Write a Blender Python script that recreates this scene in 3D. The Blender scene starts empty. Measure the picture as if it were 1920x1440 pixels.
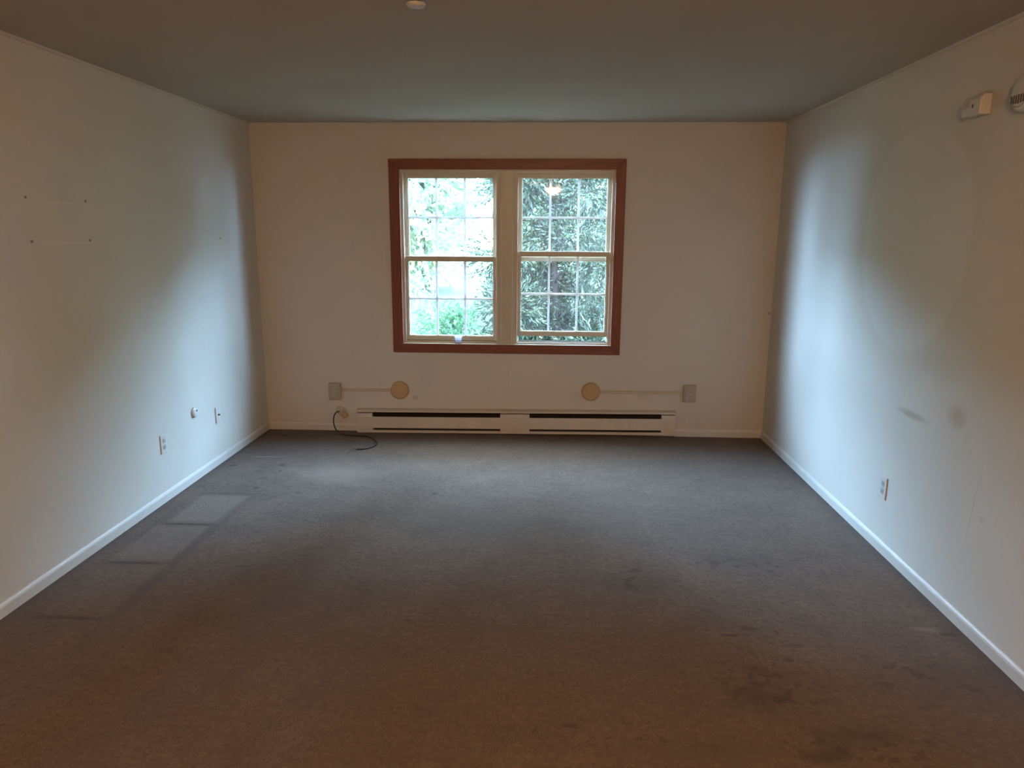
import bpy, bmesh, math, random
from mathutils import Vector, Matrix

S = bpy.context.scene
COL = S.collection

# ------------------------------------------------------------------ camera
cam_d = bpy.data.cameras.new('camera')
cam = bpy.data.objects.new('camera', cam_d)
COL.objects.link(cam)
F_PX, YAW, PITCH, ROLL, CAM_H = 1337.15, -0.0463145, -0.2092027, 0.0058795, 1.62355
cam_d.sensor_fit = 'HORIZONTAL'
cam_d.sensor_width = 36.0
cam_d.lens = F_PX / 1920 * 36.0
cam_d.clip_start = 0.05
cam_d.clip_end = 300
fw = Vector((math.sin(YAW) * math.cos(PITCH), math.cos(YAW) * math.cos(PITCH), math.sin(PITCH)))
rt = Vector((math.cos(YAW), -math.sin(YAW), 0))
up = rt.cross(fw)
r2 = math.cos(ROLL) * rt + math.sin(ROLL) * up
u2 = -math.sin(ROLL) * rt + math.cos(ROLL) * up
m = Matrix((r2, u2, -fw)).transposed().to_4x4()
m.translation = Vector((0, 0, CAM_H))
cam.matrix_world = m
S.camera = cam

# ------------------------------------------------------------------ sky, sun, exposure
SKY = 140.0
w = bpy.data.worlds.new('sky')
S.world = w
w.use_nodes = True
wn = w.node_tree
bg = wn.nodes['Background']
tc = wn.nodes.new('ShaderNodeTexCoord')
sx = wn.nodes.new('ShaderNodeSeparateXYZ')
rmp = wn.nodes.new('ShaderNodeValToRGB')
rmp.color_ramp.elements[0].position = 0.78
rmp.color_ramp.elements[0].color = (0.38, 0.63, 1.0, 1)
rmp.color_ramp.elements[1].position = 0.91
rmp.color_ramp.elements[1].color = (0.19, 0.24, 0.28, 1)
e = rmp.color_ramp.elements.new(0.54)
e.color = (0.53, 0.86, 1.36, 1)
mr = wn.nodes.new('ShaderNodeMapRange')
mr.inputs[1].default_value = -1
wn.links.new(tc.outputs['Generated'], sx.inputs[0])
wn.links.new(sx.outputs[2], mr.inputs[0])
wn.links.new(mr.outputs[0], rmp.inputs[0])
wn.links.new(rmp.outputs[0], bg.inputs[0])
bg.inputs[1].default_value = SKY

sun_d = bpy.data.lights.new('sun', 'SUN')
sun_d.energy = 40.0
sun_d.angle = 0.03
sun_d.color = (1.0, 0.95, 0.85)
sun = bpy.data.objects.new('sun', sun_d)
COL.objects.link(sun)
sun.rotation_euler = (math.radians(38), 0, math.radians(25))

S.view_settings.view_transform = 'Standard'
S.view_settings.look = 'None'
S.view_settings.gamma = 1
S.view_settings.use_curve_mapping = False
S.view_settings.exposure = 0.0
S.cycles.max_bounces = 10
S.cycles.diffuse_bounces = 6
S.cycles.transparent_max_bounces = 16
S.cycles.use_denoising = True
S.cycles.sample_clamp_indirect = 0.0
# sampling aid for the daylight through the window opening (emits nothing itself)
por = bpy.data.lights.new('window_portal', 'AREA')
por.shape = 'RECTANGLE'
por.size, por.size_y = 1.70, 1.38
por.cycles.is_portal = True
po = bpy.data.objects.new('window_portal', por)
COL.objects.link(po)
po.location = (-0.3125, 5.682 + 0.11, 1.417)
po.rotation_euler = (math.radians(-90), 0, 0)

LAMP_COL = (1.0, 0.58, 0.31)
LAMP_L = 1180.0

# ------------------------------------------------------------------ room measures
XL, XR = -2.306, 1.772
YB, YF = 5.682, -3.2
ZC = 2.44

# ------------------------------------------------------------------ material helpers
class NT:
    def __init__(s, name):
        s.m = bpy.data.materials.new(name)
        s.m.use_nodes = True
        s.t = s.m.node_tree
        s.b = s.t.nodes['Principled BSDF']
        s.out = s.t.nodes['Material Output']
        s._co = None
    def n(s, kind, **kw):
        nd = s.t.nodes.new(kind)
        for k, v in kw.items():
            setattr(nd, k, v)
        return nd
    def l(s, a, b):
        s.t.links.new(a, b)
    def co(s):
        if s._co is None:
            g = s.n('ShaderNodeNewGeometry')
            s._co = g.outputs['Position']
        return s._co
    def local(s):
        return s.n('ShaderNodeTexCoord').outputs['Object']
    def noise(s, scale, detail=4, rough=0.55, vec=None, dist=0.0):
        nd = s.n('ShaderNodeTexNoise')
        nd.inputs['Scale'].default_value = scale
        nd.inputs['Detail'].default_value = detail
        nd.inputs['Roughness'].default_value = rough
        nd.inputs['Distortion'].default_value = dist
        s.l(vec or s.co(), nd.inputs['Vector'])
        return nd.outputs['Fac']
    def rng(s, v, a, b, c=0.0, d=1.0, smooth=False):
        nd = s.n('ShaderNodeMapRange')
        if smooth:
            nd.interpolation_type = 'SMOOTHSTEP'
        for i, x in enumerate((a, b, c, d)):
            nd.inputs[i + 1].default_value = x
        s.l(v, nd.inputs[0])
        return nd.outputs[0]
    def math(s, op, a, b=None):
        nd = s.n('ShaderNodeMath', operation=op)
        for i, x in enumerate((a, b)):
            if x is None:
                continue
            if isinstance(x, (int, float)):
                nd.inputs[i].default_value = x
            else:
                s.l(x, nd.inputs[i])
        return nd.outputs[0]
    def mix(s, fac, a, b, mode='MIX'):
        nd = s.n('ShaderNodeMix', data_type='RGBA', blend_type=mode)
        for sock, x in ((nd.inputs[0], fac), (nd.inputs[6], a), (nd.inputs[7], b)):
            if isinstance(x, (int, float)):
                sock.default_value = x
            elif isinstance(x, tuple):
                sock.default_value = (*x, 1)
            else:
                s.l(x, sock)
        return nd.outputs[2]
    def ellipse(s, c, r, rot=0.0, soft=0.5, jig=0.0, jscale=12, square=False):
        """mask 1 inside an ellipsoid mark at c with radii r (world metres)"""
        v = s.n('ShaderNodeVectorMath', operation='SUBTRACT')
        s.l(s.co(), v.inputs[0])
        v.inputs[1].default_value = c
        o = v.outputs[0]
        if rot:
            q = s.n('ShaderNodeVectorRotate', rotation_type='AXIS_ANGLE')
            ax = (0, 0, 1) if r[2] > 5 else ((1, 0, 0) if r[0] > 5 else (0, 1, 0))
            q.inputs['Axis'].default_value = ax
            q.inputs['Angle'].default_value = rot
            s.l(o, q.inputs['Vector'])
            o = q.outputs[0]
        d = s.n('ShaderNodeVectorMath', operation='DIVIDE')
        s.l(o, d.inputs[0])
        d.inputs[1].default_value = r
        if square:
            ab = s.n('ShaderNodeVectorMath', operation='ABSOLUTE')
            s.l(d.outputs[0], ab.inputs[0])
            sq = s.n('ShaderNodeSeparateXYZ')
            s.l(ab.outputs[0], sq.inputs[0])
            x = s.math('MAXIMUM', sq.outputs[0], sq.outputs[1])
        else:
            ln = s.n('ShaderNodeVectorMath', operation='LENGTH')
            s.l(d.outputs[0], ln.inputs[0])
            x = ln.outputs['Value']
        if jig:
            x = s.math('ADD', x, s.math('MULTIPLY', s.math('SUBTRACT', s.noise(jscale, 3), 0.5), jig))
        return s.rng(x, 1.0, 1.0 - soft, 0, 1, True)
    def bump(s, h, strength, dist):
        nd = s.n('ShaderNodeBump')
        nd.inputs['Strength'].default_value = strength
        nd.inputs['Distance'].default_value = dist
        s.l(h, nd.inputs['Height'])
        s.l(nd.outputs[0], s.b.inputs['Normal'])
    def base(s, c, rough=0.5, spec=0.5, metal=0.0):
        if isinstance(c, tuple):
            s.b.inputs['Base Color'].default_value = (*c, 1)
        else:
            s.l(c, s.b.inputs['Base Color'])
        s.b.inputs['Roughness'].default_value = rough
        s.b.inputs['Specular IOR Level'].default_value = spec
        s.b.inputs['Metallic'].default_value = metal

BIG = 50.0
def simple(name, c, rough=0.5, spec=0.4, var=0.06, scale=30, metal=0.0):
    n = NT(name)
    k = n.rng(n.noise(scale, 4), 0.3, 0.7, 1 - var, 1 + var)
    cc = n.n('ShaderNodeVectorMath', operation='SCALE')
    cc.inputs[0].default_value = c
    n.l(k, cc.inputs['Scale'])
    n.base(cc.outputs[0], rough, spec, metal)
    return n.m

PAINT = (0.53, 0.50, 0.43)
def wall_mat(name, marks=()):
    n = NT(name)
    big = n.rng(n.noise(1.1, 3), 0.3, 0.7)
    c = n.mix(big, tuple(x * 0.96 for x in PAINT), tuple(x * 1.03 for x in PAINT))
    fine = n.rng(n.noise(22, 5, 0.7), 0.25, 0.75)
    c = n.mix(fine, c, (0.59, 0.56, 0.48), 'MIX') if False else n.mix(n.math('MULTIPLY', fine, 0.12), c, (0.42, 0.38, 0.30))
    for mask, colour, amt in [(mk(n), colour, amt) for mk, colour, amt in marks]:
        c = n.mix(n.math('MULTIPLY', mask, amt), c, colour)
    n.base(c, 0.62, 0.25)
    n.bump(n.noise(180, 3, 0.6), 0.12, 0.003)
    return n.m

def E_(c, r, rot=0.0, soft=0.5, jig=0.0, jscale=12):
    return lambda n: n.ellipse(c, r, rot, soft, jig, jscale)

M = {}
DARK = (0.10, 0.075, 0.05)
M['wall_back'] = wall_mat('back wall paint', [
    (E_((-0.293, YB, 0.40), (0.006, BIG, 0.24), 0, 0.9), (0.42, 0.38, 0.30), 0.5),
    (E_((1.42, YB, 0.86), (0.10, BIG, 0.05), 0, 1.0, 0.6), (0.36, 0.34, 0.28), 0.25),
    (E_((0.20, YB, 0.30), (1.2, BIG, 0.28), 0, 1.0, 0.8, 3), (0.46, 0.41, 0.31), 0.35),
    (E_((-1.06, YB, 0.29), (0.05, BIG, 0.03), 0.7, 1.0, 0.9, 30), (0.28, 0.24, 0.17), 0.45),
    (E_((0.80, YB, 0.33), (0.07, BIG, 0.045), 0, 1.0, 0.9, 30), (0.34, 0.30, 0.22), 0.35),
    (E_((1.755, YB, 1.015), (0.011, BIG, 0.012), 0, 0.6), DARK, 0.7),
])
M['wall_left'] = wall_mat('left wall paint', [
    (E_((XL, 3.152, 1.764), (BIG, 0.012, 0.009), 0, 0.6), DARK, 0.8),
    (E_((XL, 3.572, 1.765), (BIG, 0.014, 0.009), 0, 0.6), DARK, 0.8),
    (E_((XL, 3.156, 1.572), (BIG, 0.013, 0.009), 0, 0.6), DARK, 0.8),
    (E_((XL, 3.574, 1.572), (BIG, 0.014, 0.009), 0, 0.6), DARK, 0.8),
    (E_((XL, 3.36, 1.75), (BIG, 0.26, 0.012), 0, 0.8, 0.5), (0.62, 0.60, 0.54), 0.4),
    (E_((XL, 3.42, 1.565), (BIG, 0.30, 0.010), 0, 0.8, 0.5), (0.62, 0.60, 0.54), 0.4),
    (E_((XL, 5.045, 1.572), (BIG, 0.022, 0.010), 0, 0.6), DARK, 0.55),
    (E_((XL, 3.72, 0.045), (BIG, 0.20, 0.004), 0, 0.6), DARK, 0.5),
])
M['wall_right'] = wall_mat('right wall paint', [
    (E_((XR, 3.64, 1.595), (BIG, 0.535, 0.56), 0, 0.07), (0.60, 0.59, 0.55), 0.42),
    (E_((XR, 3.42, 0.775), (BIG, 0.19, 0.028), 0.0, 0.8, 0.35, 25), (0.30, 0.26, 0.17), 0.65),
    (E_((XR, 3.05, 0.86), (BIG, 0.10, 0.075), 0, 0.8, 0.5, 14), (0.36, 0.30, 0.18), 0.55),
    (E_((XR, 3.25, 1.05), (BIG, 0.30, 0.12), 0, 1.0, 0.8, 8), (0.42, 0.38, 0.27), 0.45),
    (E_((XR, 2.86, 0.50), (BIG, 0.006, 0.25), -0.12, 0.8), (0.38, 0.34, 0.27), 0.5),
    (E_((XR, 2.79, 0.50), (BIG, 0.03, 0.02), 0, 0.8, 0.4), (0.38, 0.34, 0.27), 0.4),
])
M['wall_front'] = wall_mat('rear wall paint')
n = NT('ceiling paint')
c = n.mix(n.rng(n.noise(0.9, 3), 0.3, 0.7), (0.42, 0.37, 0.30), (0.46, 0.405, 0.33))
n.base(c, 0.85, 0.1)
n.bump(n.noise(140, 4, 0.7), 0.25, 0.004)
M['ceiling'] = n.m
M['trim_white'] = simple('white trim paint', (0.52, 0.50, 0.44), 0.4, 0.4, 0.04, 8)
M['bead'] = simple('painted bead', (0.47, 0.43, 0.36), 0.6, 0.2, 0.04, 8)
M['vinyl'] = simple('cream window vinyl', (0.46, 0.40, 0.295), 0.35, 0.45, 0.03, 10)
M['plastic'] = simple('ivory plastic', (0.62, 0.58, 0.48), 0.35, 0.45, 0.03, 40)
M['white_plastic'] = simple('white plastic', (0.52, 0.50, 0.45), 0.4, 0.4, 0.03, 40)
M['box_paint'] = simple('greyed painted box', (0.37, 0.325, 0.26), 0.5, 0.3, 0.1, 60)
M['jack'] = simple('yellowed jack plastic', (0.42, 0.37, 0.27), 0.45, 0.4, 0.05, 40)
M['jack2'] = simple('yellowed jack cap', (0.40, 0.31, 0.17), 0.45, 0.4, 0.05, 40)
M['dark'] = simple('painted recess shade', (0.025, 0.02, 0.016), 0.7, 0.2, 0.1)
M['slot'] = simple('dark slot', (0.12, 0.10, 0.08), 0.6, 0.2, 0.05)
M['sill'] = simple('shade-darkened sill track', (0.012, 0.011, 0.009), 0.8, 0.0, 0.2, 60)  # near-black colour stands in for shade on the sky-lit sill
M['tan_disc'] = simple('tan painted cover', (0.43, 0.285, 0.135), 0.55, 0.3, 0.05, 30)
M['heater'] = simple('heater enamel', (0.52, 0.465, 0.39), 0.42, 0.4, 0.05, 12)
M['fin'] = simple('dark brown heating fins', (0.05, 0.032, 0.026), 0.5, 0.3, 0.2, 40, 0.3)  # very dark brown for the fins and damper blades
M['cable'] = simple('black cable sheath', (0.018, 0.014, 0.012), 0.4, 0.4, 0.1)
M['copper'] = simple('bare wire', (0.12, 0.11, 0.10), 0.5, 0.3, 0.1, 50, 0.0)
M['metal'] = simple('nickel', (0.55, 0.53, 0.5), 0.3, 0.5, 0.05, 50, 1.0)

# stained casing wood, grain runs with the object's long side
def wood(name, axis):
    n = NT(name)
    mp = n.n('ShaderNodeMapping')
    n.l(n.co(), mp.inputs['Vector'])
    mp.inputs['Scale'].default_value = (2, 30, 40) if axis == 'x' else (40, 30, 2)
    g = n.noise(2.0, 5, 0.6, mp.outputs[0], 0.4)
    c = n.mix(n.rng(g, 0.3, 0.7), (0.125, 0.030, 0.016), (0.215, 0.058, 0.030))
    n.base(c, 0.42, 0.4)
    n.bump(g, 0.08, 0.002)
    return n.m
M['wood_x'] = wood('red brown stained wood', 'x')
M['wood_z'] = wood('red brown stained wood upright', 'z')

# carpet
n = NT('worn taupe carpet')
b1 = n.rng(n.noise(0.8, 4), 0.32, 0.68)
c = n.mix(b1, (0.176, 0.120, 0.084), (0.234, 0.162, 0.113))
b2 = n.rng(n.noise(4.5, 6, 0.72), 0.38, 0.66)
c = n.mix(n.math('MULTIPLY', b2, 0.62), c, (0.110, 0.076, 0.054))
mp = n.n('ShaderNodeMapping')
n.l(n.co(), mp.inputs['Vector'])
mp.inputs['Scale'].default_value = (3, 14, 1)
st = n.rng(n.noise(3.0, 4, 0.6, mp.outputs[0]), 0.45, 0.75)
c = n.mix(n.math('MULTIPLY', st, 0.45), c, (0.235, 0.175, 0.130))
pile = n.noise(120, 3, 0.8)
c = n.mix(n.math('MULTIPLY', n.math('ADD', n.rng(pile, 0.35, 0.7), n.rng(n.noise(38, 4, 0.85), 0.42, 0.62)), 0.46), c, (0.070, 0.048, 0.034))
SD = (0.055, 0.038, 0.026)
DK = (0.09, 0.065, 0.05)
LT = (0.27, 0.215, 0.165)
marks = [
    # imprints of shelving along the left wall
    ((-1.985, 3.93), (0.165, 0.235), 0, LT, 0.50, 0.25, 0.05),
    ((-2.02, 3.45), (0.17, 0.235), 0, LT, 0.28, 0.25, 0.05),
    ((-2.02, 2.95), (0.17, 0.245), 0, LT, 0.12, 0.25, 0.05),
    ((-1.95, 4.175), (0.27, 0.014), -0.03, DK, 0.9, 0.7, 0.2),
    ((-2.00, 3.69), (0.20, 0.018), -0.02, SD, 0.9, 0.7, 0.2),
    ((-2.03, 3.205), (0.20, 0.018), -0.02, SD, 0.85, 0.7, 0.2),
    ((-2.02, 2.685), (0.20, 0.018), 0.0, SD, 0.75, 0.7, 0.3),
    ((-1.83, 3.3), (0.045, 1.0), 0.0, DK, 0.6, 0.8, 0.3),
    ((-2.19, 3.75), (0.018, 0.55), 0.0, DK, 0.5, 0.8, 0.3),
    ((-2.02, 4.93), (0.20, 0.018), -0.05, LT, 0.7, 0.8, 0.3),
    ((-1.45, 4.60), (0.50, 0.30), 0.2, LT, 0.5, 1.0, 1.0),
    # small spots
    ((-0.684, 4.251), (0.028, 0.022), 0, SD, 0.95, 0.6, 0.4),
    ((-1.846, 4.75), (0.040, 0.030), 0, SD, 0.9, 0.6, 0.4),
    ((-2.19, 4.716), (0.035, 0.030), 0, SD, 0.8, 0.6, 0.4),
    ((-2.22, 4.29), (0.045, 0.035), 0, DK, 0.8, 0.6, 0.4),
    ((-1.85, 4.284), (0.025, 0.025), 0, SD, 0.8, 0.6, 0.4),
    ((-1.819, 4.624), (0.020, 0.025), 0, SD, 0.8, 0.6, 0.4),
    ((-1.55, 4.21), (0.030, 0.02), 0, SD, 0.6, 0.6, 0.4),
    ((-2.10, 5.48), (0.045, 0.03), 0, SD, 0.7, 0.7, 0.4),
    ((-1.50, 5.36), (0.12, 0.08), 0.3, DK, 0.7, 1.0, 0.9),
    ((1.05, 4.62), (0.05, 0.04), 0, DK, 0.7, 0.8, 0.6),
    ((1.60, 4.50), (0.05, 0.03), 0, DK, 0.7, 0.8, 0.6),
    ((0.873, 3.379), (0.05, 0.035), 0, SD, 0.85, 0.8, 0.8),
    ((1.02, 3.40), (0.34, 0.13), 0, DK, 0.55, 1.0, 1.2),
    ((0.458, 3.267), (0.05, 0.03), 0, SD, 0.7, 0.8, 0.8),
    ((0.45, 3.13), (0.30, 0.16), 0, DK, 0.55, 1.0, 1.2),
    ((0.786, 2.71), (0.06, 0.014), 0, SD, 0.85, 0.7, 0.6),
    ((0.867, 2.767), (0.035, 0.025), 0, SD, 0.7, 0.8, 0.8),
    ((0.967, 2.545), (0.03, 0.02), 0, SD, 0.8, 0.8, 0.8),
    ((0.85, 2.47), (0.13, 0.05), 0.3, SD, 0.55, 1.0, 1.3),
    ((0.79, 2.30), (0.16, 0.14), 0, SD, 0.55, 1.0, 1.6),
    ((1.55, 2.45), (0.45, 0.28), 0, DK, 0.55, 1.0, 1.2),
    ((1.05, 2.12), (0.22, 0.08), 0, SD, 0.6, 1.0, 1.2),
    ((0.93, 2.02), (0.15, 0.06), -0.3, SD, 0.75, 0.9, 1.3),
    ((1.697, 2.766), (0.05, 0.02), 0, SD, 0.85, 0.8, 0.6),
    ((1.62, 2.80), (0.09, 0.03), 0, LT, 0.6, 0.9, 0.6),
    ((-0.566, 2.748), (0.025, 0.02), 0, SD, 0.7, 0.7, 0.6),
    ((0.10, 2.12), (0.05, 0.02), 0.2, SD, 0.6, 0.9, 1.0),
    ((0.55, 2.02), (0.25, 0.12), 0.2, DK, 0.45, 1.0, 1.4),
    ((-0.2, 3.75), (0.9, 0.35), 0.1, DK, 0.35, 1.0, 1.2),
    ((-1.2, 2.9), (0.5, 0.6), 0.1, DK, 0.35, 1.0, 1.2),
]
SQ = {(-1.985, 3.93), (-2.02, 3.45), (-1.95, 4.175), (-2.00, 3.69), (-2.03, 3.205), (-2.02, 2.685), (-1.83, 3.3), (-2.02, 2.95)}
for (px, py), (rx, ry), rot, colr, amt, soft, jig in marks:
    mk = n.ellipse((px, py, 0), (rx, ry, BIG), rot, soft, jig, 14 if max(rx, ry) < 0.3 else 5, (px, py) in SQ)
    c = n.mix(n.math('MULTIPLY', mk, amt), c, colr)
# speckled spill stains
for (px, py), (rx, ry), sc, th in (((0.84, 2.38), (0.30, 0.30), 22, 0.55), ((1.05, 2.06), (0.45, 0.13), 20, 0.54), ((0.2, 2.08), (0.55, 0.12), 26, 0.60),
                                   ((0.95, 2.72), (0.30, 0.12), 24, 0.60), ((1.02, 3.36), (0.45, 0.16), 18, 0.58), ((0.45, 3.15), (0.30, 0.16), 18, 0.57),
                                   ((1.45, 2.45), (0.35, 0.25), 16, 0.58), ((-1.9, 4.6), (0.30, 0.45), 12, 0.64), ((-1.45, 5.30), (0.5, 0.10), 14, 0.58)):
    reg = n.ellipse((px, py, 0), (rx, ry, BIG), 0, 0.8, 0.5, 5)
    spk = n.rng(n.noise(sc, 2, 0.5), th, th + 0.05, 0, 1, True)
    c = n.mix(n.math('MULTIPLY', n.math('MULTIPLY', reg, spk), 0.6), c, SD)
# soil caught along the skirting on both sides
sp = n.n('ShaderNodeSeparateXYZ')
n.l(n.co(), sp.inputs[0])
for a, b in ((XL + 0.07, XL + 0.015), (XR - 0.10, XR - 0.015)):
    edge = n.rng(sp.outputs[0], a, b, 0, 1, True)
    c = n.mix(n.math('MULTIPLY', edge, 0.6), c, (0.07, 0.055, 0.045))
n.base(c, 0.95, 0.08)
n.b.inputs['Sheen Weight'].default_value = 0.15
n.bump(n.math('ADD', pile, n.math('MULTIPLY', n.noise(40, 3), 0.8)), 0.9, 0.012)
M['carpet'] = n.m

# thin window glass: clear, mirror-like at its Fresnel share, a film of dust
n = NT('window glass')
tr = n.n('ShaderNodeBsdfTransparent')
tr.inputs[0].default_value = (0.96, 0.985, 0.98, 1)
gl = n.n('ShaderNodeBsdfGlossy')
gl.inputs['Roughness'].default_value = 0.02
ge = n.n('ShaderNodeNewGeometry')
dp = n.n('ShaderNodeVectorMath', operation='DOT_PRODUCT')
n.l(ge.outputs['Normal'], dp.inputs[0]); n.l(ge.outputs['Incoming'], dp.inputs[1])
cosi = n.math('ABSOLUTE', dp.outputs['Value'])
fres = n.math('ADD', n.math('MULTIPLY', n.math('POWER', n.math('SUBTRACT', 1.0, cosi), 5.0), 0.96), 0.04)
m1 = n.n('ShaderNodeMixShader')
n.l(fres, m1.inputs[0]); n.l(tr.outputs[0], m1.inputs[1]); n.l(gl.outputs[0], m1.inputs[2])
du = n.n('ShaderNodeBsdfTranslucent')
du.inputs[0].default_value = (0.8, 0.8, 0.8, 1)
m2 = n.n('ShaderNodeMixShader')
n.l(n.rng(n.noise(5, 4), 0.3, 0.75, 0.001, 0.006), m2.inputs[0])
n.l(m1.outputs[0], m2.inputs[1]); n.l(du.outputs[0], m2.inputs[2])
n.l(m2.outputs[0], n.out.inputs[0])
M['glass'] = n.m

n = NT('white grille bar')
n.base((0.78, 0.80, 0.80), 0.4, 0.4)
du = n.n('ShaderNodeBsdfTranslucent')
du.inputs[0].default_value = (0.8, 0.85, 0.88, 1)
mx = n.n('ShaderNodeMixShader')
mx.inputs[0].default_value = 0.02
n.l(n.b.outputs[0], mx.inputs[1]); n.l(du.outputs[0], mx.inputs[2]); n.l(mx.outputs[0], n.out.inputs[0])
M['muntin'] = n.m

n = NT('clear cup plastic')
n.base((0.42, 0.43, 0.52), 0.2, 0.5)
du = n.n('ShaderNodeBsdfTranslucent')
du.inputs[0].default_value = (0.85, 0.88, 1, 1)
tr = n.n('ShaderNodeBsdfTransparent')
mx = n.n('ShaderNodeMixShader'); mx.inputs[0].default_value = 0.10
n.l(n.b.outputs[0], mx.inputs[1]); n.l(du.outputs[0], mx.inputs[2])
m2 = n.n('ShaderNodeMixShader'); m2.inputs[0].default_value = 0.45
n.l(mx.outputs[0], m2.inputs[1]); n.l(tr.outputs[0], m2.inputs[2])
n.l(m2.outputs[0], n.out.inputs[0])
M['cup'] = n.m

n = NT('lit lamp glass')
n.base((0.9, 0.85, 0.75), 0.3)
n.b.inputs['Emission Color'].default_value = (*LAMP_COL, 1)
n.b.inputs['Emission Strength'].default_value = LAMP_L
M['lamp'] = n.m

def leaf_mat(name, c1, c2, trans=0.3):
    n = NT(name)
    oi = n.noise(3.5, 3)
    c = n.mix(n.rng(oi, 0.3, 0.7), c1, c2)
    n.base(c, 0.5, 0.25)
    t = n.n('ShaderNodeBsdfTranslucent')
    n.l(c, t.inputs[0])
    mx = n.n('ShaderNodeMixShader')
    mx.inputs[0].default_value = trans
    n.l(n.b.outputs[0], mx.inputs[1]); n.l(t.outputs[0], mx.inputs[2]); n.l(mx.outputs[0], n.out.inputs[0])
    return n.m
M['evergreen'] = leaf_mat('evergreen sprays', (0.0035, 0.0070, 0.0027), (0.0125, 0.0200, 0.0076))
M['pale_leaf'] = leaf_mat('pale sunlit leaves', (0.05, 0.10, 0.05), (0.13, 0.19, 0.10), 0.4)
M['shrub_leaf'] = leaf_mat('bright green shrub leaves', (0.022, 0.060, 0.022), (0.055, 0.115, 0.050), 0.4)
M['mid_leaf'] = leaf_mat('blue green leaves', (0.008, 0.017, 0.008), (0.020, 0.036, 0.018), 0.3)
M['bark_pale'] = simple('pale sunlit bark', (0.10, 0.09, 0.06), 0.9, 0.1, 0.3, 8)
M['bark'] = simple('bark', (0.009, 0.006, 0.005), 0.9, 0.1, 0.4, 25)
n = NT('lawn grass')
c = n.mix(n.rng(n.noise(1.2, 5), 0.3, 0.7), (0.017, 0.020, 0.010), (0.025, 0.028, 0.014))
n.base(c, 0.9, 0.1)
n.bump(n.noise(60, 3), 0.6, 0.03)
M['lawn'] = n.m

# ------------------------------------------------------------------ mesh helpers
def obj(name, bm, mat, parent=None, smooth=False, loc=None, bevel=0.0):
    me = bpy.data.meshes.new(name)
    bmesh.ops.recalc_face_normals(bm, faces=bm.faces[:])
    bm.to_mesh(me)
    bm.free()
    if smooth:
        for p in me.polygons:
            p.use_smooth = True
    o = bpy.data.objects.new(name, me)
    COL.objects.link(o)
    me.materials.append(mat)
    if parent:
        o.parent = parent
    if loc:
        o.location = loc
    if bevel:
        b = o.modifiers.new('edge', 'BEVEL')
        b.width = bevel
        b.segments = 2
        b.limit_method = 'ANGLE'
    return o

def empty(name, loc=(0, 0, 0), rot=(0, 0, 0)):
    o = bpy.data.objects.new(name, None)
    o.empty_display_size = 0.05
    COL.objects.link(o)
    o.location = loc
    o.rotation_euler = rot
    return o

def tag(o, label, cat, group=None, kind=None):
    o['label'] = label
    o['category'] = cat
    if group:
        o['group'] = group
    if kind:
        o['kind'] = kind
    return o

def box(bm, x0, x1, y0, y1, z0, z1):
    vs = [bm.verts.new((x, y, z)) for x in (x0, x1) for y in (y0, y1) for z in (z0, z1)]
    for f in ((0, 1, 3, 2), (4, 6, 7, 5), (0, 4, 5, 1), (2, 3, 7, 6), (0, 2, 6, 4), (1, 5, 7, 3)):
        bm.faces.new([vs[i] for i in f])

def bx(*a):
    bm = bmesh.new()
    box(bm, *a)
    return bm

def prism(bm, prof, axis, a, b):
    """extrude closed profile [(u,v)] along axis; u,v fill the other two axes in order"""
    def P(u, v, t):
        return (t, u, v) if axis == 'x' else ((u, t, v) if axis == 'y' else (u, v, t))
    A = [bm.verts.new(P(u, v, a)) for u, v in prof]
    B = [bm.verts.new(P(u, v, b)) for u, v in prof]
    k = len(prof)
    for i in range(k):
        bm.faces.new((A[i], A[(i + 1) % k], B[(i + 1) % k], B[i]))
    bm.faces.new(A)
    bm.faces.new(B[::-1])

def lathe(bm, prof, axis='z', n=40, c=(0, 0, 0)):
    """prof [(r, h)] turned about axis through c"""
    rings = []
    def P(r, h, a):
        u, v = r * math.cos(a), r * math.sin(a)
        q = (u, v, h) if axis == 'z' else ((u, h, v) if axis == 'y' else (h, u, v))
        return (q[0] + c[0], q[1] + c[1], q[2] + c[2])
    for r, h in prof:
        if r < 1e-6:
            rings.append([bm.verts.new(P(0, h, 0))])
        else:
            rings.append([bm.verts.new(P(r, h, 2 * math.pi * i / n)) for i in range(n)])
    for A, B in zip(rings, rings[1:]):
        for i in range(n):
            j = (i + 1) % n
            if len(A) == 1 and len(B) == 1:
                continue
            if len(A) == 1:
                bm.faces.new((A[0], B[i], B[j]))
            elif len(B) == 1:
                bm.faces.new((A[i], A[j], B[0]))
            else:
                bm.faces.new((A[i], A[j], B[j], B[i]))

def catmull(pts, k=10):
    pts = [Vector(p) for p in pts]
    q = [pts[0] * 2 - pts[1]] + pts + [pts[-1] * 2 - pts[-2]]
    out = []
    for i in range(1, len(q) - 2):
        for s in range(k):
            t = s / k
            a, b, c_, d = q[i - 1], q[i], q[i + 1], q[i + 2]
            out.append(0.5 * ((2 * b) + (c_ - a) * t + (2 * a - 5 * b + 4 * c_ - d) * t * t + (3 * b - a - 3 * c_ + d) * t ** 3))
    out.append(q[-2])
    return out

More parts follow.
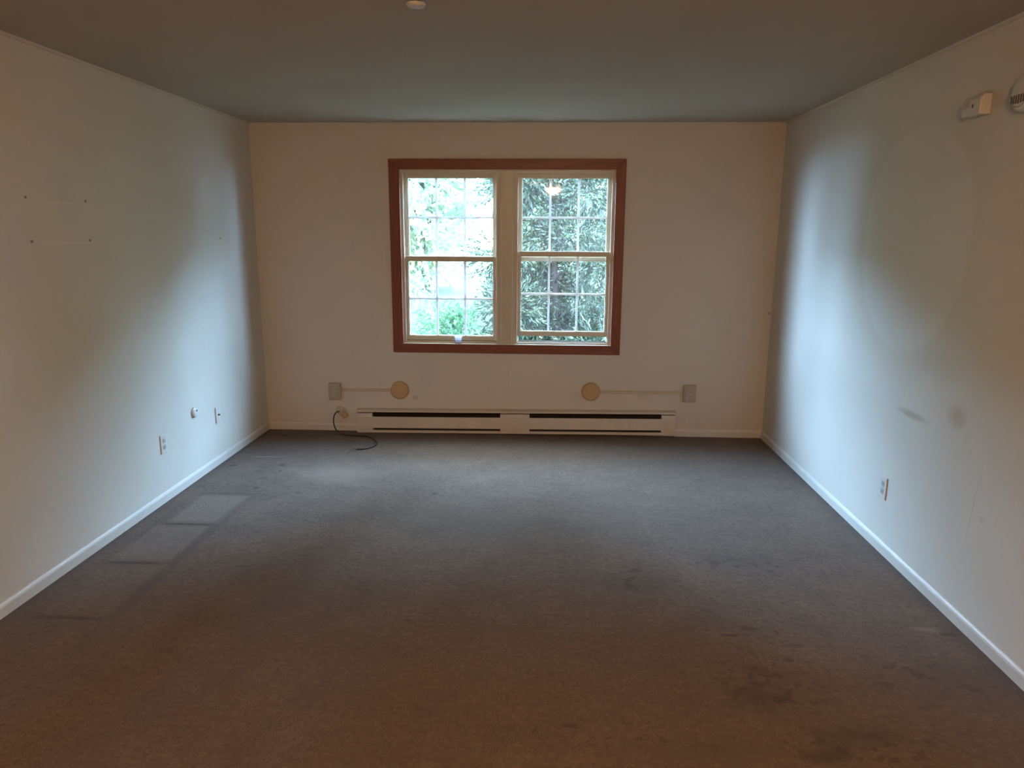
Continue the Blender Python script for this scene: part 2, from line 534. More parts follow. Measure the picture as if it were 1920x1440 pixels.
def tube(bm, pts, r, n=8):
    """tube through points, r a number or list"""
    rings = []
    prev = Vector((0, 0, 1))
    for i, p in enumerate(pts):
        t = (pts[min(i + 1, len(pts) - 1)] - pts[max(i - 1, 0)]).normalized()
        a = prev - t * prev.dot(t)
        if a.length < 1e-4:
            a = Vector((1, 0, 0)) - t * t.x
        a.normalize()
        prev = a
        b = t.cross(a)
        rr = r[i] if isinstance(r, (list, tuple)) else r
        rings.append([bm.verts.new(p + a * rr * math.cos(2 * math.pi * j / n) + b * rr * math.sin(2 * math.pi * j / n)) for j in range(n)])
    for A, B in zip(rings, rings[1:]):
        for j in range(n):
            bm.faces.new((A[j], A[(j + 1) % n], B[(j + 1) % n], B[j]))
    bm.faces.new(rings[0][::-1])
    bm.faces.new(rings[-1])

def struct(name, bm, mat, label, cat, **k):
    return tag(obj(name, bm, mat, **k), label, cat, None, 'structure')

# ------------------------------------------------------------------ room shell
T = 0.105
OX0, OX1, OZ0, OZ1 = -1.155, 0.530, 0.738, 2.096     # window opening
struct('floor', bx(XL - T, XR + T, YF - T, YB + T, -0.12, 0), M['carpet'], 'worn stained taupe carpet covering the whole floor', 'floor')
struct('ceiling', bx(XL - T, XR + T, YF - T, YB + T, ZC, ZC + 0.12), M['ceiling'], 'dull off-white flat ceiling', 'ceiling')
struct('wall_left', bx(XL - T, XL, YF - T, YB + T, 0, ZC), M['wall_left'], 'cream painted wall with screw holes and two outlets', 'wall')
struct('wall_right', bx(XR, XR + T, YF - T, YB + T, 0, ZC), M['wall_right'], 'cream painted wall with a pale oval patch and smears', 'wall')
struct('wall_front', bx(XL, XR, YF - T, YF, 0, ZC), M['wall_front'], 'cream painted wall behind the viewer', 'wall')
bm = bmesh.new()
box(bm, XL, OX0, YB, YB + T, 0, ZC)
box(bm, OX1, XR, YB, YB + T, 0, ZC)
box(bm, OX0, OX1, YB, YB + T, 0, OZ0)
box(bm, OX0, OX1, YB, YB + T, OZ1, ZC)
bmesh.ops.remove_doubles(bm, verts=bm.verts[:], dist=1e-5)
struct('wall_back', bm, M['wall_back'], 'cream painted wall around the double window', 'wall')

def base_prof(s, w0):
    """skirting profile standing off the wall coordinate w0 in direction s"""
    return [(w0, 0.0), (w0 + s * 0.011, 0.0), (w0 + s * 0.011, 0.044), (w0 + s * 0.008, 0.052), (w0 + s * 0.003, 0.060), (w0, 0.062)]
bm = bmesh.new(); prism(bm, base_prof(1, XL), 'y', YF, YB)
struct('baseboard_left', bm, M['trim_white'], 'low white baseboard along the wall with the screw holes', 'baseboard')
bm = bmesh.new(); prism(bm, base_prof(-1, XR), 'y', YF, YB)
struct('baseboard_right', bm, M['trim_white'], 'low white baseboard along the wall with the pale oval patch', 'baseboard')
bm = bmesh.new(); prism(bm, base_prof(-1, YB), 'x', XL + 0.011, -1.545)
prism(bm, base_prof(-1, YB), 'x', 1.068, XR - 0.011)
struct('baseboard_back', bm, M['trim_white'], 'low white baseboard on either side of the heater', 'baseboard')
# thin bead where the side walls meet the ceiling
for i, (x, s) in enumerate(((XL, 1), (XR, -1))):
    bm = bmesh.new()
    prism(bm, [(x, ZC), (x, ZC - 0.014), (x + s * 0.003, ZC - 0.013), (x + s * 0.008, ZC - 0.006), (x + s * 0.010, ZC)], 'y', YF, YB)
    struct('trim_%d' % (i + 1), bm, M['bead'], ('thin painted bead under the ceiling above the screw holes', 'thin painted bead under the ceiling above the oval patch')[i], 'trim')

# ------------------------------------------------------------------ window
cas = empty('trim_3', ((OX0 + OX1) / 2, YB, OZ0 - 0.075))
tag(cas, 'red-brown stained wood casing framing the double window', 'window casing', None, 'structure')
CX, CY, CZ = cas.location
def rel(bm, o):
    bmesh.ops.translate(bm, verts=bm.verts[:], vec=-Vector(o.location))
    return bm
def mitre(side):
    """one mitred board of the casing, y from wall to 18 mm proud"""
    cw, ct, cb = 0.074, 0.080, 0.072
    ix0, ix1, iz0, iz1 = OX0 + 0.012, OX1 - 0.008, OZ0 + 0.002, OZ1 - 0.002
    ox0, ox1, oz0, oz1 = ix0 - cw - 0.010, ix1 + cw + 0.002, iz0 - cb, iz1 + ct
    q = {'top': [(ox0, oz1), (ox1, oz1), (ix1, iz1), (ix0, iz1)], 'bottom': [(ox0, oz0), (ox1, oz0), (ix1, iz0), (ix0, iz0)],
         'left': [(ox0, oz0), (ix0, iz0), (ix0, iz1), (ox0, oz1)], 'right': [(ox1, oz0), (ix1, iz0), (ix1, iz1), (ox1, oz1)]}[side]
    bm = bmesh.new()
    prism(bm, q, 'y', YB - 0.018, YB)
    return rel(bm, cas)
obj('head_casing', mitre('top'), M['wood_x'], cas, bevel=0.003)
obj('bottom_casing', mitre('bottom'), M['wood_x'], cas, bevel=0.003)
obj('side_casing', mitre('left'), M['wood_z'], cas, bevel=0.003)
obj('side_casing', mitre('right'), M['wood_z'], cas, bevel=0.003)

def ring(bm, x0, x1, z0, z1, wl, wr, wb, wt, y0, y1):
    box(bm, x0, x0 + wl, y0, y1, z0, z1)
    box(bm, x1 - wr, x1, y0, y1, z0, z1)
    box(bm, x0 + wl, x1 - wr, y0, y1, z0, z0 + wb)
    box(bm, x0 + wl, x1 - wr, y0, y1, z1 - wt, z1)

# painted jamb liner in the opening
jl = bmesh.new()
ring(jl, OX0, OX1, OZ0, OZ1, 0.006, 0.006, 0.006, 0.006, YB - 0.016, YB + T)
obj('jamb_liner', rel(jl, cas), M['vinyl'], cas)

def sash(parent, name, x0, x1, z0, z1, y0, y1, wl, wr, wb, wt):
    bm = bmesh.new()
    ring(bm, x0, x1, z0, z1, wl, wr, wb, wt, y0, y1)
    o = obj(name, rel(bm, parent), M['vinyl'], parent, bevel=0.0025)
    gx0, gx1, gz0, gz1 = x0 + wl, x1 - wr, z0 + wb, z1 - wt
    ym = (y0 + y1) / 2
    def sub(nm, bm, mat, bev=0.0):
        return obj(nm, rel(bm, parent), mat, o, bevel=bev)
    # stepped glazing bead round the pane
    b = bmesh.new()
    ring(b, gx0, gx1, gz0, gz1, 0.005, 0.005, 0.005, 0.005, y0 + 0.005, y1 - 0.004)
    sub('glazing_bead', b, M['vinyl'])
    sub('glass_pane', bx(gx0, gx1, ym - 0.006, ym - 0.004, gz0, gz1), M['glass'])
    b = bmesh.new()
    mw = 0.009
    for k in (1, 2):
        xm = gx0 + (gx1 - gx0) * k / 3
        box(b, xm - mw, xm + mw, ym - 0.001, ym + 0.005, gz0 + 0.004, gz1 - 0.004)
    zm = (gz0 + gz1) / 2
    box(b, gx0 + 0.004, gx1 - 0.004, ym - 0.0012, ym + 0.0052, zm - mw, zm + mw)
    sub('muntin_grid', b, M['muntin'])
    return o

def window(name, x0, x1, lift, label):
    """one double-hung unit between x0 and x1; lift raises the lower sash"""
    w_ = empty(name, ((x0 + x1) / 2, YB + 0.06, OZ0))
    tag(w_, label, 'window', None, 'structure')
    b = bmesh.new()
    # outer frame: inner lip, parting strip and blind stop give stepped tracks
    ring(b, x0, x1, OZ0 + 0.006, OZ1 - 0.006, 0.016, 0.016, 0.020, 0.014, YB + 0.022, YB + 0.099)
    ring(b, x0, x1, OZ0 + 0.006, OZ1 - 0.006, 0.026, 0.026, 0.012, 0.022, YB + 0.012, YB + 0.024)
    ring(b, x0, x1, OZ0 + 0.006, OZ1 - 0.006, 0.026, 0.026, 0.012, 0.020, YB + 0.052, YB + 0.058)
    ring(b, x0, x1, OZ0 + 0.006, OZ1 - 0.006, 0.030, 0.030, 0.012, 0.030, YB + 0.090, YB + 0.099)
    obj('window_frame', rel(b, w_), M['vinyl'], w_, bevel=0.0015)
    i0, i1 = x0 + 0.016, x1 - 0.016
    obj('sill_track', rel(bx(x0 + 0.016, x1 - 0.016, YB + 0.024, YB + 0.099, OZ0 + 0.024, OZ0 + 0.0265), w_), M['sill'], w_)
    if lift:
        for a in (x0 + 0.017, x1 - 0.034):
            obj('track_block', rel(bx(a, a + 0.017, YB + 0.027, YB + 0.049, OZ0 + 0.0268, OZ0 + 0.027 + lift - 0.002), w_), M['white_plastic'], w_, bevel=0.002)
    up_z0 = 1.402 if lift else 1.398
    sash(w_, 'upper_sash', i0 + 0.002, i1 - 0.002, up_z0, OZ1 - 0.022, YB + 0.060, YB + 0.088, 0.036, 0.036, 0.036, 0.034)
    zb = OZ0 + 0.027 + lift
    lo = sash(w_, 'lower_sash', i0, i1, zb, zb + 0.672, YB + 0.026, YB + 0.050, 0.034, 0.034, 0.036, 0.036)
    return w_
MX0, MX1 = -0.376, -0.244
W1 = window('window_1', OX0 + 0.006, MX0 + 0.008, 0.0, 'closed double-hung window unit with white panes of pale foliage')
W2 = window('window_2', MX1 - 0.008, OX1 - 0.006, 0.044, 'double-hung window unit raised a crack before the evergreen tree')
b = bmesh.new()
box(b, MX0 + 0.008, MX1 - 0.008, YB + 0.006, YB + 0.102, OZ0 + 0.006, OZ1 - 0.006)
box(b, MX0 + 0.022, MX1 - 0.022, YB + 0.001, YB + 0.006, OZ0 + 0.006, OZ1 - 0.006)
obj('mullion', rel(b, cas), M['vinyl'], cas, bevel=0.002)

# cup on the sill
cup = empty('plastic_cup', (-0.700, YB - 0.004, OZ0 + 0.0065))
cup.location.y = YB + 0.000
bm = bmesh.new()
lathe(bm, [(0.0, 0.0), (0.020, 0.0), (0.021, 0.004), (0.029, 0.052), (0.031, 0.053), (0.0315, 0.056), (0.029, 0.0575), (0.027, 0.052), (0.0195, 0.006), (0.0, 0.005)], n=32)
bmesh.ops.scale(bm, verts=bm.verts[:], vec=(1, 0.42, 1))
cb = obj('plastic_cup', bm, M['cup'], None, smooth=True, loc=cup.location)
bpy.data.objects.remove(cup)
cb.name = 'plastic_cup'
cb.location.y = YB - 0.001
tag(cb, 'small clear plastic cup standing on the window sill', 'cup')

# ------------------------------------------------------------------ baseboard heater
ht = empty('baseboard_heater', (-0.238, YB, 0.014), (0, -0.0095, 0))
tag(ht, 'long cream electric baseboard heater under the window', 'heater')
HL = 1.303
D_ = 0.066
obj('back_panel', bx(-HL + 0.002, HL - 0.002, -0.006, 0.0, 0.006, 0.190), M['heater'], ht)
bm = bmesh.new()
prism(bm, [(-0.006, 0.192), (-0.050, 0.184), (-0.058, 0.176), (-0.058, 0.171), (-0.050, 0.180), (-0.006, 0.188)], 'x', -HL, HL)
obj('top_hood', bm, M['heater'], ht)
bm = bmesh.new()
prism(bm, [(-D_, 0.039), (-D_, 0.128), (-D_ + 0.004, 0.133), (-D_ + 0.010, 0.133), (-D_ + 0.010, 0.130), (-D_ + 0.003, 0.126), (-D_ + 0.003, 0.039)], 'x', -HL + 0.003, HL - 0.003)
obj('front_panel', bm, M['heater'], ht)
bm = bmesh.new()
prism(bm, [(-0.006, 0.0), (-D_, 0.0), (-D_, 0.020), (-D_ + 0.003, 0.020), (-D_ + 0.003, 0.004), (-0.006, 0.004)], 'x', -HL + 0.003, HL - 0.003)
obj('bottom_lip', bm, M['heater'], ht)
capp = [(-0.0105, 0.002), (-D_ + 0.004, 0.002), (-D_ + 0.004, 0.150), (-D_ + 0.010, 0.160), (-0.0105, 0.166)]
for a, b_ in ((-HL + 0.001, -HL + 0.133), (HL - 0.115, HL - 0.001)):
    bm = bmesh.new()
    prism(bm, capp, 'x', a, b_)
    obj('end_cap', bm, M['heater'], ht, bevel=0.0015)
bm = bmesh.new()
prism(bm, capp, 'x', -0.116, 0.122)
obj('centre_cover', bm, M['heater'], ht, bevel=0.0015)
for a, b_ in ((-HL + 0.134, -0.117), (0.123, HL - 0.116)):
    bm = bmesh.new()
    k = a + 0.03
    while k < b_ - 0.03:
        box(bm, k, k + 0.0012, -0.050, -0.010, 0.050, 0.112)
        k += 0.009
    tube(bm, [Vector((a, -0.03, 0.08)), Vector((b_, -0.03, 0.08))], 0.008)
    obj('fin_element', bm, M['fin'], ht)
    bm = bmesh.new()
    prism(bm, [(-0.052, 0.152), (-0.050, 0.154), (-0.020, 0.160), (-0.020, 0.158), (-0.050, 0.150)], 'x', a, b_)
    obj('damper', bm, M['fin'], ht)

bm = bmesh.new()
prism(bm, [(-0.010, 0.0045), (-D_ + 0.008, 0.0045), (-D_ + 0.008, 0.008), (-0.010, 0.008)], 'x', -HL + 0.134, HL - 0.116)
box(bm, -HL + 0.006, HL - 0.006, -0.010, -0.0065, 0.010, 0.184)
obj('inner_shade_sheet', bm, M['dark'], ht)  # dark back strip and floor sheet painted as the shade inside the heater

# ------------------------------------------------------------------ wiring on the back wall
def surface_box(x, z, label, flip):
    o = empty('outlet_box', (x, YB, z))
    tag(o, label, 'electrical outlet', 'surface outlet boxes above the heater')
    obj('box_body', bx(-0.050, 0.050, -0.034, 0, -0.070, 0.070), M['box_paint'], o, bevel=0.006)
    obj('cover_plate', bx(-0.036, 0.036, -0.040, -0.033, -0.058, 0.058), M['box_paint'], o, bevel=0.002)
    for dz in (-0.020, 0.020):
        bm = bmesh.new()
        lathe(bm, [(0.0, -0.0415), (0.014, -0.0415), (0.0145, -0.039), (0.0, -0.039)], 'y', 20, (0, 0, dz))
        r_ = obj('receptacle', bm, M['box_paint'], o)
        bm = bmesh.new()
        box(bm, -0.006, -0.004, -0.042, -0.0412, dz - 0.004, dz + 0.006)
        box(bm, 0.004, 0.006, -0.042, -0.0412, dz - 0.003, dz + 0.005)
        obj('slots', bm, M['slot'], r_)
    bm = bmesh.new()
    lathe(bm, [(0.0, -0.0415), (0.003, -0.041), (0.003, -0.039), (0.0, -0.039)], 'y', 12)
    obj('screw', bm, M['metal'], o)
    return o
surface_box(-1.724, 0.334, 'dingy surface outlet box above the wall jack and loose cable', 0)
surface_box(1.170, 0.362, 'dingy surface outlet box beyond the far end of the heater', 1)

def raceway(x0, x1, z0, z1, label):
    L = math.hypot(x1 - x0, z1 - z0)
    bm = bmesh.new()
    prism(bm, [(0, -0.010), (-0.010, -0.010), (-0.014, -0.006), (-0.014, 0.006), (-0.010, 0.010), (0, 0.010)], 'x', 0, L)
    o = obj('cable_raceway', bm, M['plastic_r'], None, loc=(x0, YB, z0))
    o.rotation_euler = (0, -math.atan2(z1 - z0, x1 - x0), 0)
    tag(o, label, 'raceway', 'cable raceways above the heater')
M['plastic_r'] = simple('painted raceway', (0.46, 0.40, 0.28), 0.5, 0.3, 0.04, 20)
def disc(x, z, label):
    bm = bmesh.new()
    lathe(bm, [(0.0, -0.024), (0.058, -0.024), (0.069, -0.021), (0.074, -0.014), (0.075, 0.0), (0.0, 0.0)], 'y', 48)
    o = empty('round_junction_cover', (x, YB, z))
    tag(o, label, 'junction box cover', 'round junction covers above the heater')
    obj('cover_disc', bm, M['tan_disc'], o, smooth=True)
    for dz in (-0.035, 0.035):
        bm = bmesh.new()
        lathe(bm, [(0.0, -0.0262), (0.003, -0.0255), (0.004, -0.0235), (0.0, -0.0235)], 'y', 12, (0, 0, dz))
        obj('screw', bm, M['tan_disc'], o)
raceway(-1.674, -1.255, 0.347, 0.350, 'thin raceway running from the outlet box over the wall jack')
raceway(0.450, 1.120, 0.362, 0.364, 'thin raceway running to the outlet box past the heater end')
disc(-1.186, 0.350, 'round tan cover at the end of the shorter raceway')
disc(0.377, 0.362, 'round tan cover at the end of the longer raceway')

# wall jack with loose cable
jk = empty('wall_jack', (-1.690, YB, 0.168))
tag(jk, 'cream two-piece phone jack low on the wall with cable', 'wall jack')
o = obj('jack_base', bx(-0.034, 0.030, -0.018, 0, -0.026, 0.034), M['jack'], jk, bevel=0.005)
o.rotation_euler = (0, 0.25, 0)
bm = bmesh.new()
box(bm, -0.024, 0.024, -0.034, -0.006, -0.024, 0.024)
o = obj('jack_cap', bm, M['jack2'], jk, bevel=0.006)
o.location = (0.034, 0, -0.030)
o.rotation_euler = (0, 0.75, 0)

cab = empty('loose_cable', (-1.70, 5.64, 0.0))
tag(cab, 'loose black cable drooping from the jack onto the carpet', 'cable')
off = Vector(cab.location)
pts = catmull([(-1.690, 5.650, 0.170), (-1.712, 5.640, 0.163), (-1.728, 5.632, 0.140), (-1.735, 5.628, 0.105), (-1.732, 5.622, 0.065), (-1.715, 5.605, 0.030),
               (-1.680, 5.575, 0.010), (-1.638, 5.530, 0.006), (-1.54, 5.500, 0.006), (-1.43, 5.490, 0.006), (-1.355, 5.41, 0.006), (-1.302, 5.31, 0.006),
               (-1.306, 5.225, 0.006), (-1.354, 5.155, 0.006), (-1.416, 5.135, 0.007)], 10)
bm = bmesh.new()
tube(bm, [p - off for p in pts], 0.0048, 10)
obj('cable_sheath', bm, M['cable'], cab, smooth=True)
for e in ((-1.470, 5.118, 0.004), (-1.464, 5.065, 0.003), (-1.452, 5.150, 0.010)):
    bm = bmesh.new()
    p0 = Vector((-1.414, 5.135, 0.007))
    tube(bm, [p - off for p in catmull([p0, (p0 + Vector(e)) / 2 + Vector((0, 0.006, 0.002)), e], 5)], 0.0016, 6)
    obj('wire_end', bm, M['copper'], cab, smooth=True)

# ------------------------------------------------------------------ outlets on the side walls
def wall_plate(name, x, y, z, s, label, cat, kind, group=None):
    """flush plate on a side wall; s = +1 faces +x (left wall)"""
    o = empty(name, (x, y, z), (0, 0, 0 if s > 0 else math.pi))
    tag(o, label, cat, group)
    obj('cover_plate', bx(0, 0.007, -0.035, 0.035, -0.058, 0.058), M['white_plastic'], o, bevel=0.003)
    if kind == 'duplex':
        for dz in (-0.020, 0.020):
            r_ = obj('receptacle', bx(0.0065, 0.0095, -0.014, 0.014, dz - 0.014, dz + 0.014), M['box_paint2'], o, bevel=0.003)
            bm = bmesh.new()
            box(bm, 0.0094, 0.0100, -0.0075, -0.0055, dz - 0.004, dz + 0.006)
            box(bm, 0.0094, 0.0100, 0.0055, 0.0075, dz - 0.003, dz + 0.005)
            box(bm, 0.0094, 0.0100, -0.002, 0.002, dz - 0.010, dz - 0.006)
            obj('slots', bm, M['slot'], r_)
        bm = bmesh.new()
        lathe(bm, [(0.0, 0.0085), (0.003, 0.008), (0.0035, 0.0065), (0.0, 0.0065)], 'x', 12)
        obj('screw', bm, M['metal'], o)
    else:
        bm = bmesh.new()
        lathe(bm, [(0.0, 0.020), (0.0045, 0.020), (0.0045, 0.010), (0.008, 0.010), (0.008, 0.0065), (0.0, 0.0065)], 'x', 12)
        obj('coax_port', bm, M['slot'], o)
        for dz in (-0.042, 0.042):
            bm = bmesh.new()
            lathe(bm, [(0.0, 0.0085), (0.003, 0.008), (0.0035, 0.0065), (0.0, 0.0065)], 'x', 12, (0, 0, dz))
            obj('screw', bm, M['white_plastic'], o)
    return o
M['box_paint2'] = simple('white receptacle', (0.38, 0.37, 0.34), 0.4, 0.4, 0.03, 40)
wall_plate('wall_outlet', XL, 4.055, 0.358, 1, 'white duplex outlet below and nearer than the small round plate', 'electrical outlet', 'duplex', 'duplex outlets on the side walls')
wall_plate('wall_outlet', XR, 3.605, 0.340, -1, 'white duplex outlet low on the wall with the pale oval', 'electrical outlet', 'duplex', 'duplex outlets on the side walls')
wall_plate('coax_plate', XL, 4.785, 0.352, 1, 'white cover plate with one dark port near the corner', 'cable plate', 'coax')
rj = empty('round_phone_jack', (XL, 4.455, 0.452))
tag(rj, 'small round white plate between the outlet and cable plate', 'wall jack')
bm = bmesh.new()
lathe(bm, [(0.0, 0.016), (0.022, 0.016), (0.031, 0.013), (0.035, 0.006), (0.036, 0.0), (0.0, 0.0)], 'x', 36)
obj('round_cover', bm, M['white_plastic'], rj, smooth=True)
bm = bmesh.new()
lathe(bm, [(0.0, 0.019), (0.006, 0.0185), (0.0075, 0.0155), (0.0, 0.0155)], 'x', 16, (0, 0.012, 0.010))
obj('port', bm, M['slot'], rj)

# ------------------------------------------------------------------ devices high on the right wall
dv = empty('wall_sensor_box', (XR, 3.180, 2.140))
tag(dv, 'small white box high on the wall beside round alarm', 'sensor')
dv.rotation_euler = (0, 0, math.pi)
bm = bmesh.new()
prism(bm, [(0, -0.040), (0.038, -0.040), (0.046, -0.034), (0.046, 0.024), (0.034, 0.040), (0, 0.040)], 'y', -0.062, 0.068)
bmesh.ops.rotate(bm, verts=bm.verts[:], cent=(0, 0, 0), matrix=Matrix.Identity(3))
obj('housing', bm, M['white_plastic'], dv, bevel=0.004)
bm = bmesh.new()
box(bm, 0.0455, 0.0475, 0.012, 0.022, -0.008, 0.006)
obj('button', bm, M['slot'], dv)
bm = bmesh.new()
for k in range(5):
    box(bm, 0.0455, 0.0466, -0.052 + k * 0.010, -0.047 + k * 0.010, -0.006, 0.022)
obj('vent_slots', bm, M['slot2'] if 'slot2' in M else M['box_paint'], dv)

al = empty('round_alarm', (XR, 2.885, 2.142), (0, 0, math.pi))
tag(al, 'round white alarm with dark slots high on the wall', 'alarm')
bm = bmesh.new()
lathe(bm, [(0.0, 0.036), (0.040, 0.036), (0.058, 0.032), (0.068, 0.024), (0.071, 0.012), (0.071, 0.0), (0.0, 0.0)], 'x', 48)
obj('alarm_body', bm, M['white_plastic'], al, smooth=True)
for k in range(7):
    y = -0.042 + k * 0.014
    h = 0.020 - abs(y) * 0.2
    bm = bmesh.new()
    box(bm, 0.0325, 0.0372, y - 0.0038, y + 0.0038, -0.030 - h * 0.5, -0.008)
    obj('sounder_slot', bm, M['slot'], al)
bm = bmesh.new()
tube(bm, [Vector((0.036, 0.050 * math.cos(a), -0.002 + 0.050 * math.sin(a))) for a in [math.pi * (1.05 + 0.09 * i) for i in range(11)]], 0.0016, 6)
obj('rim_line', bm, M['box_paint'], al)

# ------------------------------------------------------------------ ceiling fitting and lamp
cf = empty('ceiling_fitting', (-0.478, 2.745, ZC))
tag(cf, 'small round white fitting hanging just under the ceiling', 'ceiling fitting')
bm = bmesh.new()
lathe(bm, [(0.0, 0.0), (0.022, 0.0), (0.022, -0.006), (0.012, -0.010), (0.012, -0.022), (0.0, -0.022)], 'z', 24)
obj('stem', bm, M['slot'], cf)
bm = bmesh.new()
lathe(bm, [(0.0, -0.020), (0.033, -0.020), (0.035, -0.024), (0.030, -0.031), (0.0, -0.034)], 'z', 32)
obj('disc', bm, M['white_plastic'], cf, smooth=True)

lp = empty('ceiling_lamp', (0.10, -1.15, ZC))
tag(lp, 'lit warm dome lamp on the ceiling mirrored in the glass', 'lamp')
bm = bmesh.new()
lathe(bm, [(0.0, 0.0), (0.075, 0.0), (0.075, -0.015), (0.020, -0.025), (0.020, -0.060), (0.125, -0.068), (0.125, -0.080), (0.0, -0.080)], 'z', 48)
obj('lamp_base', bm, M['metal'], lp, smooth=True)
bm = bmesh.new()
lathe(bm, [(0.115, -0.078), (0.111, -0.098), (0.092, -0.122), (0.060, -0.140), (0.025, -0.148), (0.0, -0.150)], 'z', 48)
obj('lamp_shade', bm, M['lamp'], lp, smooth=True)

# ------------------------------------------------------------------ outside
GZ = -0.75
random.seed(7)
bm = bmesh.new()
N = 26
grid = {}
for i in range(N + 1):
    for j in range(N + 1):
        x = -30 + 60 * i / N
        y = YB + T + 0.1 + 55 * (j / N) ** 1.3
        z = GZ + 0.15 * math.sin(x * 0.3) * min(1, (y - 6) / 10) + max(0, y - 14) * 0.03
        grid[i, j] = (x, y, z)
V = {k: bm.verts.new(v) for k, v in grid.items()}
for i in range(N):
    for j in range(N):
        bm.faces.new((V[i, j], V[i + 1, j], V[i + 1, j + 1], V[i, j + 1]))
tag(obj('lawn', bm, M['lawn'], smooth=True), 'pale sunlit grass outside below the window', 'lawn', None, 'structure')

def leaf(bm, p, d, n_, L, W):
    """a folded four-point leaf at p along d"""
    s = d.cross(n_).normalized() * W
    q = [bm.verts.new(p), bm.verts.new(p + d * L * 0.5 + s), bm.verts.new(p + d * L), bm.verts.new(p + d * L * 0.5 - s + n_ * W * 0.3)]
    bm.faces.new((q[0], q[1], q[2]))
    bm.faces.new((q[0], q[2], q[3]))

def rv():
    while True:
        v = Vector((random.uniform(-1, 1), random.uniform(-1, 1), random.uniform(-1, 1)))
        if 0.05 < v.length < 1:
            return v

def sprays(bm, centre, rad, count, L, W, leaves=7):
    """sprays of leaves over the outer part of an ellipsoid clump"""
    for _ in range(count):
        d = rv().normalized()
        r = random.uniform(0.55, 1.0)
        p = Vector(centre) + Vector((d.x * rad[0], d.y * rad[1], d.z * rad[2])) * r
        out = (d + rv() * 0.7 + Vector((0, 0, -0.15))).normalized()
        for k in range(leaves):
            dd = (out + rv() * 0.8).normalized()
            nn = rv().normalized()
            leaf(bm, p + out * L * 0.45 * k, dd, nn, L * random.uniform(0.7, 1.2), W)

def tree(name, loc, clumps, trunk, mat, label, cat, L, W, dens, group=None, branches=(), bark=None):
    o = empty(name, loc)
    tag(o, label, cat, group)
    if trunk:
        bm = bmesh.new()
        tube(bm, catmull(trunk[0], 6), trunk[1], 10) if not isinstance(trunk[1], tuple) else tube(
            bm, catmull(trunk[0], 6), [trunk[1][0] + (trunk[1][1] - trunk[1][0]) * i / (6 * (len(trunk[0]) - 1)) for i in range(6 * (len(trunk[0]) - 1) + 1)], 10)
        obj('trunk', bm, bark or M['bark'], o, smooth=True)
    for br in branches:
        bm = bmesh.new()
        pts_ = catmull(br, 6)
        tube(bm, pts_, [0.028 - 0.022 * i / len(pts_) for i in range(len(pts_))], 6)
        obj('branch', bm, M['bark'], o, smooth=True)
    bm = bmesh.new()
    for c_, r_ in clumps:
        vol = r_[0] * r_[1] + r_[1] * r_[2] + r_[0] * r_[2]
        sprays(bm, c_, r_, int(dens * vol), L, W)
    obj('foliage', bm, mat, o)
    return o

# evergreen in front of the second window unit
cl = []
for k in range(62):
    z = random.uniform(0.2, 5.2)
    rr = 1.15 * (1 - max(0, z - 2.2) / 4.2)
    a = random.uniform(0, 2 * math.pi)
    q = random.uniform(0.25, 0.80) * rr
    if math.sin(a) < -0.3 and abs(math.cos(a)) < 0.45 and 0.8 < z < 2.1:
        continue
    cl.append(((q * math.cos(a), q * math.sin(a) * 0.8, z), (0.36, 0.36, 0.26)))
brs = []
for k in range(9):
    a = k * 2.4
    z = 0.9 + 0.38 * k
    brs.append([(0, 0, z), (0.4 * math.cos(a), 0.3 * math.sin(a), z + 0.12), (0.9 * math.cos(a), 0.7 * math.sin(a), z + 0.20)])
tree('evergreen_tree', (0.14, 10.6, GZ), cl, ([(0, 0, 0), (0.01, 0, 1.2), (-0.03, 0, 2.6), (0.02, 0, 5.0)], (0.06, 0.025)), M['evergreen'],
     'dark evergreen tree with visible trunk close outside the window', 'tree', 0.085, 0.012, 520, None, brs)
# looser leafy tree beyond it, and shrubs
cl = [((random.uniform(-0.9, 0.8), random.uniform(-0.8, 0.8), random.uniform(0.6, 5.0)), (0.75, 0.7, 0.6)) for _ in range(14)]
tree('leafy_tree', (0.0, 17.2, GZ), cl, ([(0, 0, 0), (0.1, 0, 2), (0, 0, 4.6)], (0.06, 0.03)), M['pale_leaf'],
     'mint-green leafy tree half hidden behind the dark evergreen', 'tree', 0.17, 0.035, 75)
cl = [((random.uniform(-1.6, 1.4), random.uniform(-0.6, 0.6), random.uniform(1.2, 4.8)), (0.5, 0.5, 0.32)) for _ in range(15)]
tree('pale_tree', (-3.6, 15.0, GZ), cl, ([(0, 0, 0), (0.05, 0, 2), (0.2, 0, 4.4)], (0.09, 0.03)), M['pale_leaf'],
     'pale thin-leaved tree seen through the closed window unit', 'tree', 0.14, 0.030, 70)
cl = [((random.uniform(-0.28, 0.28), random.uniform(-0.3, 0.3), random.uniform(0.3, 0.85)), (0.26, 0.26, 0.24)) for _ in range(8)]
tree('garden_shrub', (-1.72, 12.8, GZ), cl, ([(0, 0, 0), (0, 0, 0.3), (0.02, 0, 0.6)], (0.03, 0.015)), M['shrub_leaf'],
     'low bright green shrub on the lawn outside', 'shrub', 0.09, 0.022, 260)

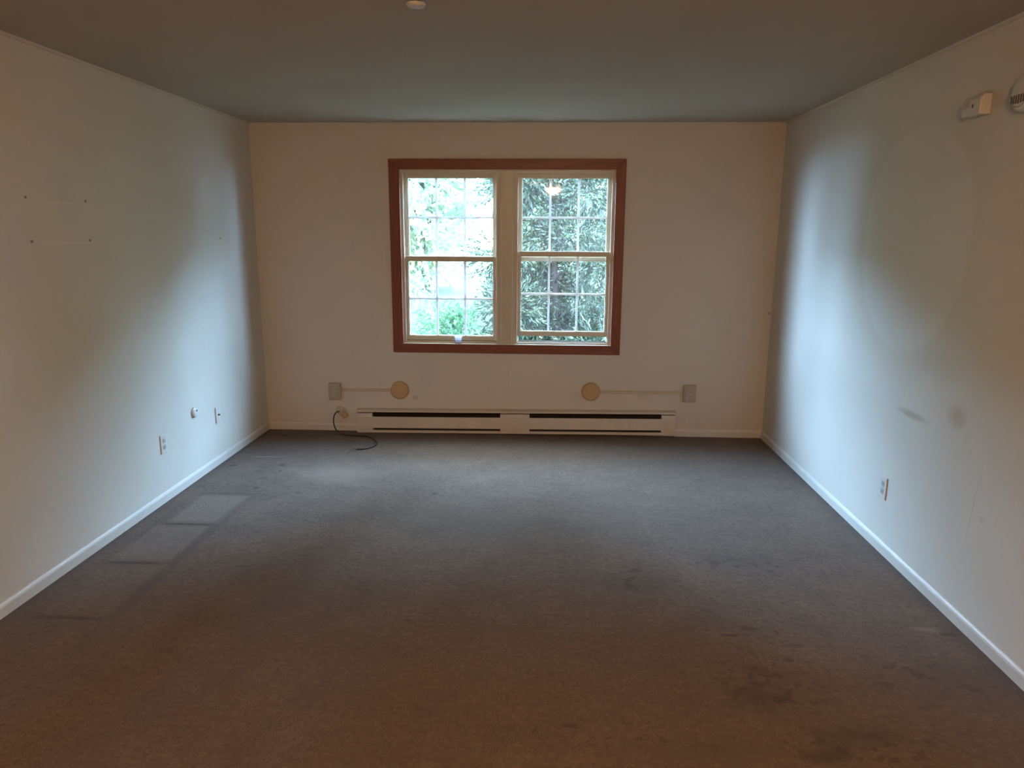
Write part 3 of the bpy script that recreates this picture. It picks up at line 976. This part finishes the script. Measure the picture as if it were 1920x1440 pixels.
# tall woods added and sized to shape the daylight; open sky to either side
M['wood_leaf'] = leaf_mat('bright woodland leaves', (0.18, 0.23, 0.135), (0.30, 0.35, 0.21), 0.4)
def woods(name, loc, seed, label):
    random.seed(seed)
    cl = [((random.uniform(-1.2, 1.2), random.uniform(-1.2, 1.2), 1.6 + 13.0 * (i + random.random()) / 24), (1.35, 1.35, 1.0)) for i in range(24)]
    return tree(name, loc, cl, ([(0, 0, 0), (0.2, 0, 5), (0, 0, 13)], (0.22, 0.06)), M['wood_leaf'], label, 'tree', 0.42, 0.12, 22,
                'tall screening trees added beyond the lawn', bark=M['bark_pale'])
WOODS = [(-7.0, 19.5, 0.0, 1.0, 'tall pale tree added at the open end of the wood line'), (-4.6, 27.5, 1.0, 1.0, 'farthest pale tree filling the gap behind the thin-leaved tree'),
         (1.4, 22.5, 2.2, 1.0, 'tall pale tree rising behind the mint-green leafy tree'), (7.7, 18.9, 3.5, 0.68, 'unseen pale tree added beyond the dark evergreen to screen sky'),
         (-12.2, 15.2, 4.4, 0.38, 'unseen shorter tree added to screen sky on the shrub side'), (12.9, 13.2, 5.3, 0.44, 'unseen shorter tree added to screen sky on the evergreen side'),
         (4.5, 28.7, 0.6, 1.25, 'second-row tree added to close the sky gap behind the evergreen'), (12.4, 27.6, 1.7, 1.0, 'unseen second-row tree added beyond the evergreen side of the woods'),
         (16.6, 21.6, 2.9, 0.60, 'unseen outermost second-row tree added on the evergreen side'), (-14.1, 22.7, 4.0, 0.48, 'unseen outermost second-row tree added on the shrub side')]
w0 = woods('woodland_screen_tree', (WOODS[0][0], WOODS[0][1], GZ + 0.1), 3, WOODS[0][4])
w0.scale = (1, 1, 0.68)
for x, y, a, k, lab in WOODS[1:]:
    c0 = w0.copy(); COL.objects.link(c0)
    c0.location = (x, y, GZ + 0.1); c0.rotation_euler = (0, 0, a); c0.scale = (1, 1, k)
    c0['label'] = lab
    for ch in list(w0.children):
        cc = ch.copy(); COL.objects.link(cc); cc.parent = c0

# low dark shrubs under the evergreen, seen in the crack below the raised sash
random.seed(11)
for x, lab in ((-0.55, 'dark low shrub under the window on the pale lawn side'), (0.55, 'dark low shrub at the foot of the evergreen tree')):
    cl = [((random.uniform(-0.28, 0.28), random.uniform(-0.2, 0.2), random.uniform(0.25, 0.72)), (0.24, 0.24, 0.22)) for _ in range(9)]
    tree('foundation_shrub', (x, 8.7, GZ), cl, ([(0, 0, 0), (0, 0, 0.3), (0.02, 0, 0.55)], (0.02, 0.01)), M['evergreen'], lab, 'shrub', 0.06, 0.014, 420,
         'dark shrubs below the window')

random.seed(5)
cl = [((random.uniform(-0.7, 0.8), random.uniform(-0.4, 0.4), random.uniform(0.4, 2.2)), (0.5, 0.45, 0.4)) for _ in range(13)]
tree('tall_shrub', (1.45, 13.4, GZ), cl, ([(0, 0, 0), (0.05, 0, 0.8), (0, 0, 1.8)], (0.04, 0.02)), M['mid_leaf'],
     'tall blue-green shrub half hidden behind the dark evergreen', 'shrub', 0.12, 0.022, 150)
